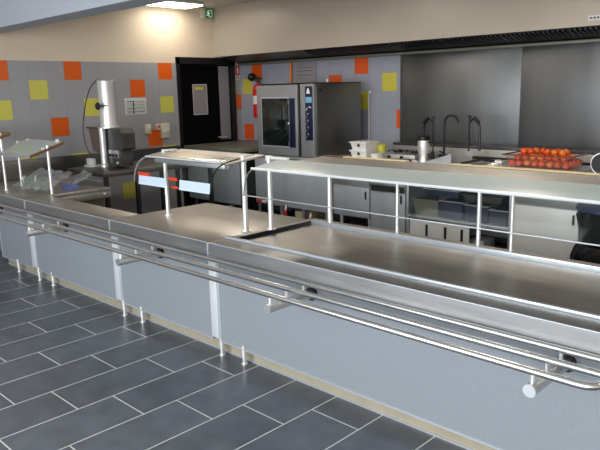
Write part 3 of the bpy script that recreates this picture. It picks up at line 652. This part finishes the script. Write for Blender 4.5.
bm = nb(); box(bm, OX1, OX1+.003, 5.14, 5.19, 1.57, 1.60); obj('side_badge', bm, M['black'], ov)
bm = nb(); cyl(bm, (-4.90, 5.5, 1.664), (-4.90, 5.5, 1.70), .012); tag(obj('cap', bm, M['white']), 'tiny white cap standing on top of the combi oven', 'cap')

# items on the back wall
sh = thing('wall_sheet', (-5.75, YB, 1.8), 'pale printed sheet on the wall behind and above the oven', 'notice')
obj('sheet', B(-5.935, -5.57, YB-.012, YB-.002, 1.62, 1.925, .001), M['paper_grey'], sh)
bm = nb()
for z in (1.86, 1.82, 1.77): box(bm, -5.88, -5.62, YB-.0128, YB-.012, z, z+.006)
obj('print_lines', bm, M['ink'], sh)
bm = nb(); cyl(bm, (-5.985, YB-.03, .9), (-5.985, YB-.03, 1.95), .018); tag(obj('gas_pipe', bm, M['orange']), 'upright orange gas pipe on the back wall left of the pale sheet', 'pipe')
bm = nb(); tube(bm, [(-4.735, YB-.02, 1.0), (-4.735, YB-.02, 1.52), (-4.725, YB-.03, 1.56), (-4.70, YB-.04, 1.56), (-4.69, YB-.04, 1.53)], .007, 8); tag(obj('hanging_rod', bm, M['white']), 'thin white hooked rod hanging on the wall right of the oven', 'rod')
fe = thing('fire_extinguisher', (-6.5, 5.93, 1.25), 'red fire extinguisher hung on the wall left of the oven', 'fire extinguisher')
bm = nb(); lathe(bm, (-6.54, 5.955, 0), [(0, 1.24), (.07, 1.24), (.075, 1.26), (.075, 1.60), (.06, 1.65), (.025, 1.68), (.02, 1.71)], 24); obj('cylinder', bm, M['red'], fe)
bm = nb(); lathe(bm, (-6.54, 5.955, 0), [(.0765, 1.42), (.0765, 1.53)], 24); obj('paper_label', bm, M['paper'], fe)
bm = nb(); cyl(bm, (-6.54, 5.955, 1.70), (-6.54, 5.955, 1.75), .022); box(bm, -6.61, -6.49, 5.94, 5.97, 1.74, 1.765, .004); obj('valve_head', bm, M['black'], fe)
bm = nb(); lathe(bm, (-6.67, 5.96, 1.775), [(0, -.055), (.03, -.045), (.05, -.02), (.055, 0), (.05, .02), (.03, .045), (0, .055)], 20); tube(bm, [(-6.56, 5.95, 1.745), (-6.61, 5.95, 1.78), (-6.67, 5.955, 1.775)], .012); obj('discharge_horn', bm, M['black'], fe)

# ------------------------------------------------------------------ cooking line
ZK = .885
def base_unit(name, x0, x1, label, cat, doors, y0=5.05, mt='cabinet_steel', z0=.12, slot=False, ztop=ZK):
    t = thing(name, ((x0+x1)/2, 5.4, 0), label, cat)
    obj('worktop', B(x0+.001, x1-.001, y0-.03, 5.76, ztop-.035, ztop, .004), M['steel'], t)
    obj('body', B(x0+.004, x1-.004, y0+.025, 5.76, z0, ztop-.036), M['cabinet_steel'], t)
    obj('fascia', B(x0+.004, x1-.004, y0, y0+.024, .63, ztop-.04, .003), M['steel'], t)
    w = (x1-x0-.01)/doors
    for i in range(doors):
        a = x0+.005+i*w; d = obj('door', B(a+.003, a+w-.003, y0+.004, y0+.024, z0+.01, .615, .003), M[mt], t)
        obj('handle', B(a+w-.05, a+w-.035, y0-.012, y0+.004, .50, .58, .003), M['black'], d)
    if slot: obj('slot_handle', B((x0+x1)/2-.05, (x0+x1)/2+.05, y0-.003, y0+.001, .70, .72), M['black'], t)
    for x in (x0+.06, x1-.06):
        for y in (y0+.08, 5.68):
            bm = nb(); cyl(bm, (x, y, 0), (x, y, z0), .02); obj('leg', bm, M['steel_bright'], t)
    return t
u1 = base_unit('range_cabinet', -4.45, -3.96, 'grey steel base cabinet right of the oven stand, under the stacked containers', 'cabinet', 1, z0=.30)
u2 = base_unit('range_cabinet', -3.955, -3.53, 'grey steel base cabinet left of the open pan rack', 'cabinet', 1)
obj('dark_recess', B(-3.94, -3.54, 5.045, 5.05, .60, .66), M['black'], u2)
u4 = base_unit('range_cabinet', -2.45, -1.35, 'pale two-door base cabinet beside the black bin bag', 'cabinet', 2, mt='door_light', slot=True)
u5 = base_unit('range_cabinet', -1.345, 0.2, 'steel base cabinet at the right end behind the bin', 'cabinet', 2, slot=True)
# open rack between them
rk = thing('pan_rack', (-2.99, 5.4, 0), 'open stainless rack full of dark pans below the cooking line', 'rack')
obj('worktop', B(-3.525, -2.455, 5.02, 5.76, ZK-.035, ZK, .004), M['steel'], rk)
obj('fascia', B(-3.525, -2.455, 5.05, 5.075, .735, ZK-.036, .003), M['steel'], rk)
bm = nb(); box(bm, -3.49, -2.86, 5.07, 5.082, .13, .36)
sp2 = obj('lower_panel', bm, M['door_light'], rk)
for x in (-3.30, -3.10, -2.93): obj('vent_slot', B(x-.012, x+.012, 5.066, 5.0705, .16, .33), M['black'], sp2)
obj('back_panel', B(-3.525, -2.455, 5.72, 5.75, .06, ZK-.04), M['door_light'], rk)
obj('shelf', B(-3.52, -2.46, 5.06, 5.7, .385, .405, .003), M['steel_satin'], rk)
obj('shelf', B(-3.52, -2.46, 5.06, 5.7, .10, .12, .003), M['steel'], rk)
for x in (-3.51, -2.47):
    for y in (5.065, 5.7): obj('leg', B(x-.014, x+.014, y-.014, y+.014, 0, ZK-.036, .002), M['steel_satin'], rk)
for x in (-3.3, -3.02, -2.76):
    bm = nb(); box(bm, x-.02, x+.02, 5.04, 5.05, .765, .78); box(bm, x-.012, x+.012, 5.0, 5.05, .70, .73, .003); cyl(bm, (x, 5.03, .70), (x, 5.03, .77), .008); obj('hook', bm, M['black'], rk)
bm = nb(); box(bm, -3.36, -3.06, 5.045, 5.05, .79, .802); obj('slot', bm, M['black'], rk)
def pan(name, x0, x1, y0, y1, z0, z1, mt, label, cat='pan', flare=.012):
    t = thing(name, ((x0+x1)/2, (y0+y1)/2, z0), label, cat); bm = nb(); f = flare
    def ring(e, z): return [bm.verts.new(p) for p in ((x0-e, y0-e, z), (x1+e, y0-e, z), (x1+e, y1+e, z), (x0-e, y1+e, z))]
    R = [ring(0, z0), ring(f, z1), ring(f-.004, z1), ring(-.004, z0+.004)]
    bm.faces.new(R[0][::-1]); bm.faces.new(R[3])
    for a, b in zip(R, R[1:]):
        for i in range(4): bm.faces.new((a[i], a[(i+1) % 4], b[(i+1) % 4], b[i]))
    obj('basin', bm, mt, t, smooth=False)
    bm = nb(); e = f+.012
    box(bm, x0-e, x1+e, y0-e, y0-f+.002, z1-.004, z1+.003); box(bm, x0-e, x1+e, y1+f-.002, y1+e, z1-.004, z1+.003)
    box(bm, x0-e, x0-f+.002, y0-f, y1+f, z1-.004, z1+.003); box(bm, x1+f-.002, x1+e, y0-f, y1+f, z1-.004, z1+.003)
    obj('rim', bm, mt if mt != M['greyblue'] else M['steel_satin'], t)
    return t
pan('gastronorm_pan', -3.44, -3.20, 5.09, 5.5, .406, .56, M['olive'], 'olive-grey metal pan at the left end of the rack shelf')
pan('gastronorm_pan', -3.15, -2.95, 5.09, 5.5, .406, .57, M['greyblue'], 'dark blue pan beside the olive-grey one on the rack shelf')
pan('gastronorm_pan', -2.90, -2.70, 5.09, 5.5, .406, .56, M['greyblue'], 'dark blue pan in the middle of the rack shelf, behind the thicker steel post')
pan('gastronorm_pan', -2.655, -2.52, 5.09, 5.45, .406, .54, M['greyblue'], 'small dark blue pan at the right end of the rack shelf')
pan('gastronorm_pan', -3.36, -3.02, 5.14, 5.48, .594, .66, M['greyblue'], 'shallow dark blue pan stacked above the deep pans, left side of the rack')
pan('gastronorm_pan', -2.95, -2.60, 5.14, 5.48, .584, .64, M['steel_dark'], 'shallow black pan stacked above the deep pans, right side of the rack')
pan('baking_tray', -3.05, -2.62, 5.15, 5.6, .121, .17, M['steel_dark'], 'black baking tray on the bottom shelf of the rack', 'tray')
tag(obj('storage_box', B(-2.93, -2.78, 5.2, 5.4, .128, .22, .006), M['white']), 'small white box standing in the black baking tray on the rack', 'box')
# rear upstand with the pipe shelf
up = thing('rear_upstand', (-1.2, 5.9, ZK), 'low steel upstand with a dark ledge along the back of the cooking line', 'upstand')
obj('front_plate', B(-4.2, 2.0, 5.77, 5.80, .10, .985, .003), M['steel'], up)
obj('ledge', B(-4.2, 2.0, 5.765, 6.03, .986, 1.012, .004), M['steel_dark'], up)
obj('pipe', cyl(nb(), (-4.1, 5.745, .905), (2.0, 5.745, .905), .011), M['black'], up)

# taps
def goose(x, y, z0, h, reach, mt, label, r=.012, lever=True, lean=0):
    t = thing('kitchen_tap', (x, y, z0), label, 'tap'); pts = [(x, y, z0), (x, y, z0+h-reach/2)]
    for i in range(1, 13):
        a = math.pi*i/12; pts.append((x+reach/2*(1-math.cos(a)), y, z0+h-reach/2+reach/2*math.sin(a)))
    pts.append((x+reach, y, z0+h-reach/2-lean)); bm = nb(); tube(bm, pts, r, 10); obj('spout', bm, mt, t)
    bm = nb(); cyl(bm, (x, y, z0), (x, y, z0+.05), r*2.0); obj('base', bm, mt, t)
    if lever:
        bm = nb(); cyl(bm, (x, y, z0+.06), (x-.05, y, z0+.075), r*.6); obj('lever', bm, mt, t)
    return t
goose(-3.46, 5.60, ZK, .43, .15, M['black'], 'black gooseneck tap with a full arch, right of the shiny steel jug', .012)
def spray(x, y, h, label, hook=-1):
    t = thing('spray_tap', (x, y, ZK), label, 'tap'); bm = nb(); cyl(bm, (x, y, ZK), (x, y, ZK+h), .009); cyl(bm, (x, y, ZK), (x, y, ZK+.07), .019); obj('riser', bm, M['black'], t)
    bm = nb(); tube(bm, [(x+.005*hook, y, ZK+h-.05), (x+.05*hook, y, ZK+h-.01), (x+.085*hook, y, ZK+h-.04), (x+.11*hook, y, ZK+h-.10), (x+.115*hook, y, ZK+.10)], .011, 8); obj('hose', bm, M['black'], t)
    bm = nb(); cyl(bm, (x+.05*hook, y-.01, ZK+h-.01), (x+.11*hook, y-.01, ZK+h-.06), .018, .014); cyl(bm, (x, y, ZK+h-.02), (x, y, ZK+h+.01), .017); obj('spray_head', bm, M['black'], t)
    return t
spray(-3.575, 5.58, .41, 'black spray tap with a hanging hose just behind the steel jug', -1)
spray(-3.20, 5.62, .42, 'black spray tap at the right end of the row of three taps', 1)
# jug, containers and clutter on the line
jg = thing('steel_jug', (-3.50, 5.3, ZK), 'shiny steel jug with a black rim in front of the taps', 'jug')
bm = nb(); lathe(bm, (-3.50, 5.3, ZK), [(0, 0), (.045, 0), (.045, .01), (.04, .05), (.055, .10), (.058, .17), (.052, .21)], 24); obj('body', bm, M['steel_bright'], jg)
bm = nb(); lathe(bm, (-3.50, 5.3, ZK), [(.053, .205), (.062, .215), (.062, .24), (.02, .25), (0, .25)], 24); obj('lid', bm, M['black'], jg)
bm = nb(); tube(bm, [(-3.445, 5.3, ZK+.19), (-3.40, 5.3, ZK+.18), (-3.395, 5.3, ZK+.09), (-3.45, 5.3, ZK+.07)], .009, 8); obj('handle', bm, M['black'], jg)
def tub(z0, label):
    t = thing('food_container', (-4.22, 5.3, z0), label, 'container'); x0, x1, y0, y1, h = -4.325, -4.12, 5.2, 5.42, .085
    bm = nb(); A = [bm.verts.new(p) for p in ((x0+.015, y0+.015, z0), (x1-.015, y0+.015, z0), (x1-.015, y1-.015, z0), (x0+.015, y1-.015, z0))]
    C = [bm.verts.new(p) for p in ((x0, y0, z0+h-.012), (x1, y0, z0+h-.012), (x1, y1, z0+h-.012), (x0, y1, z0+h-.012))]
    bm.faces.new(A[::-1]); bm.faces.new(C)
    for i in range(4): bm.faces.new((A[i], A[(i+1) % 4], C[(i+1) % 4], C[i]))
    obj('tub', bm, M['white'], t, smooth=False)
    obj('rim', B(x0-.012, x1+.012, y0-.012, y1+.012, z0+h-.014, z0+h, .003), M['white'], t)
    bm = nb(); prism(bm, [(-4.235, z0+h-.05), (-4.205, z0+h-.05), (-4.21, z0+h-.02), (-4.23, z0+h-.02)], 'Y', y0-.004, y0+.012); obj('latch', bm, M['black'], t)
tub(ZK, 'white food container at the bottom of the stack of two'); tub(ZK+.0855, 'white food container on top of the stack of two')
tb2 = thing('small_tub', (-4.0, 5.2, ZK), 'small white tub right of the stacked white containers', 'tub')
obj('tub', B(-4.02, -3.94, 5.15, 5.24, ZK, ZK+.06, .006), M['white'], tb2); obj('rim', B(-4.026, -3.934, 5.144, 5.246, ZK+.055, ZK+.063, .002), M['white'], tb2)
bm = nb(); lathe(bm, (-4.09, 5.42, ZK), [(0, 0), (.045, 0), (.05, .10), (.05, .125), (.03, .14), (0, .143)], 20); tag(obj('jar', bm, M['yellowlid']), 'yellow-green round jar behind the stacked white containers', 'jar')
hb = thing('gas_hob', (-3.78, 5.45, ZK), 'low grey hob with black burner grates left of the steel jug', 'hob')
obj('body', B(-4.05, -3.60, 5.30, 5.74, ZK, ZK+.055, .006), M['steel'], hb)
for x in (-3.94, -3.72):
    bm = nb(); lathe(bm, (x, 5.5, ZK+.055), [(0, 0), (.05, 0), (.05, .012), (.02, .018), (0, .018)], 20)
    for a in range(4):
        c_, s_ = math.cos(a*math.pi/2+.4), math.sin(a*math.pi/2+.4); cyl(bm, (x+c_*.02, 5.5+s_*.02, ZK+.075), (x+c_*.1, 5.5+s_*.1, ZK+.075), .006, seg=8)
        cyl(bm, (x+c_*.1, 5.5+s_*.1, ZK+.055), (x+c_*.1, 5.5+s_*.1, ZK+.078), .006, seg=8)
    obj('burner', bm, M['black'], hb)
for x in (-3.9, -3.75):
    bm = nb(); cyl(bm, (x, 5.30, ZK+.03), (x, 5.28, ZK+.03), .014); obj('knob', bm, M['black'], hb)
for x0, y0, x1, y1, l in ((-3.83, 5.16, -3.60, 5.22, 'black-handled utensil lying left of the steel jug'), (-3.74, 5.08, -3.56, 5.19, 'shorter black-handled utensil nearest the front edge, left of the jug')):
    t = thing('utensil', (x0, y0, ZK), l, 'utensil'); bm = nb(); cyl(bm, (x0, y0, ZK+.014), (x1, y1, ZK+.014), .013, seg=10); obj('handle', bm, M['black'], t)
    bm = nb(); cyl(bm, (x1, y1, ZK+.014), (x1+.06, y1+.015, ZK+.012), .006, seg=8); obj('blade', bm, M['steel_bright'], t)
# sloping grey panel between the units
tag(obj('draining_ramp', prism(nb(), [(-3.43, ZK), (-3.09, ZK), (-3.09, ZK+.11)], 'Y', 5.12, 5.5), M['steel_satin']), 'plain sloping steel panel between the taps and the tomato tray', 'panel')
# tongs and whisk
tg = thing('kitchen_tongs', (-2.85, 5.3, ZK), 'black and steel tongs lying left of the tomato tray', 'tongs')
bm = nb(); tube(bm, [(-3.05, 5.22, ZK+.02), (-2.88, 5.28, ZK+.055), (-2.74, 5.3, ZK+.04)], .01, 8); tube(bm, [(-3.05, 5.30, ZK+.015), (-2.88, 5.31, ZK+.06), (-2.74, 5.3, ZK+.045)], .009, 8); obj('arms', bm, M['black'], tg)
bm = nb(); lathe(bm, (-2.715, 5.3, ZK+.04), [(0, -.05), (.022, -.03), (.026, 0), (.02, .03), (0, .045)], 16, 'X'); obj('head', bm, M['steel_bright'], tg)
wh = thing('steel_ladle', (-2.7, 5.17, ZK), 'steel ladle lying in front of the tongs beside the tomato tray', 'ladle')
bm = nb(); lathe(bm, (-2.70, 5.16, ZK+.005), [(0, 0), (.03, .004), (.045, .022), (.048, .04), (.044, .04), (.028, .01), (0, .006)], 20); obj('bowl', bm, M['steel_bright'], wh)
bm = nb(); tube(bm, [(-2.745, 5.16, ZK+.042), (-2.85, 5.14, ZK+.03), (-2.98, 5.12, ZK+.012)], .006, 8); obj('handle', bm, M['steel_dark'], wh)
# tomato tray
ZTR = ZK+.0205
tag(obj('griddle_plate', B(-2.72, -1.98, 5.17, 5.62, ZK, ZK+.02, .003), M['steel_satin']), 'flat steel plate under the tomato tray', 'plate')
TX0, TX1, TY0, TY1 = -2.61, -2.085, 5.22, 5.54
tt = thing('tomato_tray', ((TX0+TX1)/2, 5.36, ZTR), 'clear shallow tray heaped with tomatoes on the cooking line', 'tray')
bm = nb(); f = .012
def ring(e, z): return [bm.verts.new(p) for p in ((TX0-e, TY0-e, z), (TX1+e, TY0-e, z), (TX1+e, TY1+e, z), (TX0-e, TY1+e, z))]
R = [ring(0, ZTR+.001), ring(f, ZTR+.10), ring(f-.004, ZTR+.10), ring(-.004, ZTR+.005)]
bm.faces.new(R[0][::-1]); bm.faces.new(R[3])
for a, b in zip(R, R[1:]):
    for i in range(4): bm.faces.new((a[i], a[(i+1) % 4], b[(i+1) % 4], b[i]))
obj('basin', bm, M['tray_clear'], tt, smooth=False)
bm = nb(); e = .03
box(bm, TX0-e, TX1+e, TY0-e, TY0-.01, ZTR+.098, ZTR+.108); box(bm, TX0-e, TX1+e, TY1+.01, TY1+e, ZTR+.098, ZTR+.108); box(bm, TX0-e, TX0-.01, TY0-.01, TY1+.01, ZTR+.098, ZTR+.108); box(bm, TX1+.01, TX1+e, TY0-.01, TY1+.01, ZTR+.098, ZTR+.108)
obj('rim', bm, mat('smoky_plastic_rim', srgb(96, 62, 52), .25), tt)
def tomato_mesh(mt):
    bm = nb(); r = .0325
    lathe(bm, (0, 0, 0), [(0, -.80*r), (.35*r, -.84*r), (.7*r, -.62*r), (.95*r, -.25*r), (1.0*r, .08*r), (.92*r, .45*r), (.68*r, .74*r), (.35*r, .86*r), (.12*r, .80*r), (0, .74*r)], 14)
    o = obj('tomato', bm, mt); bpy.context.view_layer.update(); return o
protos = []
for mt in (M['tomato'], M['tomato_b']):
    o = tomato_mesh(mt); bm = nb()
    for k in range(5):
        a = k*2*math.pi/5; cyl(bm, (0, 0, .026), (.013*math.cos(a), .013*math.sin(a), .0275), .003, .001, seg=5)
    cyl(bm, (0, 0, .024), (.002, .001, .036), .0022, seg=6)
    ORG_[o.name] = Vector((0, 0, 0)); s = obj('stalk', bm, M['stalk'], o); protos.append((o, s))
spots = []
for i in range(8):
    for j in range(4): spots.append((TX0+.036+.0662*i, TY0+.038+.081*j, ZTR+.0345, 0))
for i in range(7):
    for j in range(3): spots.append((TX0+.069+.0662*i, TY0+.0785+.081*j, ZTR+.0345+.0445, 1))
for i, j in ((1, 0), (2, 0), (2, 1), (3, 1), (4, 0), (5, 1), (6, 0), (6, 1), (1, 1), (5, 0)): spots.append((TX0+.036+.0662*i, TY0+.119+.081*j, ZTR+.0345+.089, 2))
used = [False, False]
for x, y, z, l in spots:
    k = 0 if random.random() < .55 else 1; o, s = protos[k]
    if used[k]: r = o.copy(); COL.objects.link(r); s2 = s.copy(); COL.objects.link(s2); s2.parent = r
    else: r = o; used[k] = True
    r.location = (x+random.uniform(-.003, .003), y+random.uniform(-.003, .003), z+random.uniform(-.002, .002))
    r.rotation_euler = (random.uniform(-.8, .8), random.uniform(-.8, .8), random.uniform(0, 6.28)); sc_ = random.uniform(.93, 1.0); r.scale = (sc_,)*3
    lab = {0: 'orange-red tomato in the bottom layer of the clear tray', 1: 'orange-red tomato in the upper layer of the clear tray', 2: 'orange-red tomato lying loose on top of the heap, above the tray rim'}[l]
    tag(r, lab, 'tomato', {0: 'tomatoes in the bottom layer', 1: 'tomatoes in the upper layer', 2: 'tomatoes on top of the heap'}[l])
# lying pot at the right edge
pt = thing('stock_pot', (-1.82, 5.35, ZK), 'steel pot lying on its side with a black open end, at the right edge', 'pot')
bm = nb(); lathe(bm, (-1.82, 5.22, ZK+.088), [(.078, 0), (.085, .0), (.085, .02), (.08, .03), (.08, .25), (.06, .265), (0, .265)], 28, 'Y'); obj('body', bm, M['steel_bright'], pt)
bm = nb(); lathe(bm, (-1.82, 5.213, ZK+.088), [(0, 0), (.078, 0), (.078, .004), (0, .004)], 28, 'Y'); obj('opening', bm, M['black'], pt)
tag(obj('steel_tray', B(-2.38, -2.0, 5.04, 5.14, ZK, ZK+.02, .004), M['steel_satin']), 'narrow steel tray lying in front of the tomato tray', 'tray')
# label on the soffit
lb = thing('soffit_label', (-2.05, 5.6, 2.09), 'small pale printed label stuck on the cream soffit at the right edge', 'label')
obj('plate', B(-2.14, -1.86, 5.596, 5.5995, 2.085, 2.125), M['paper'], lb)
bm = nb()
for i in range(9): box(bm, -2.125+i*.028, -2.125+i*.028+.018, 5.595, 5.596, 2.098, 2.112)
obj('lettering', bm, M['ink'], lb)

# ------------------------------------------------------------------ bin with black bag
bn = thing('waste_bin', (-1.43, 4.42, 0), 'black bin bag hanging in a wheeled holder behind the display well', 'bin')
cx, cy_ = -1.43, 4.42
bm = nb(); seg = 48; rings = []
prof = [(.205, .775), (.225, .77), (.225, .72), (.20, .62), (.20, .54), (.235, .50), (.245, .44), (.235, .3), (.21, .14), (.15, .10), (.0, .10)]
for i, (r, z) in enumerate(prof):
    ring_ = []
    for k in range(seg):
        a = 2*math.pi*k/seg; wv = 0 if i < 2 or r == 0 else .015*math.sin(a*13+z*5)+.010*math.sin(a*27+1-z*9)
        if i >= 8: wv *= .4
        ring_.append(bm.verts.new((cx+(r+wv)*math.cos(a), cy_+(r+wv)*math.sin(a), z)))
    rings.append(ring_)
for a, b in zip(rings, rings[1:]):
    for k in range(seg): bm.faces.new((a[k], a[(k+1) % seg], b[(k+1) % seg], b[k]))
bmesh.ops.remove_doubles(bm, verts=bm.verts, dist=.0005)
obj('bin_bag', bm, M['bag'], bn)
bm = nb(); lathe(bm, (cx, cy_, 0), [(0, .80), (.20, .805), (.24, .795), (.245, .775), (.235, .765), (.0, .775)], 36); obj('lid', bm, M['greyblue'], bn)
bm = nb()
for s in (-1, 1): tube(bm, [(cx+s*.262, cy_+.12, .03), (cx+s*.262, cy_+.12, .78)], .011, 8)
obj('holder_frame', bm, M['steel_bright'], bn)
obj('base', B(cx-.28, cx+.28, cy_-.2, cy_+.2, .045, .065, .004), M['steel_dark'], bn)
for sx in (-.24, .24):
    for sy in (-.16, .16):
        bm = nb(); cyl(bm, (cx+sx-.012, cy_+sy, .024), (cx+sx+.012, cy_+sy, .024), .024); obj('castor', bm, M['black'], bn)
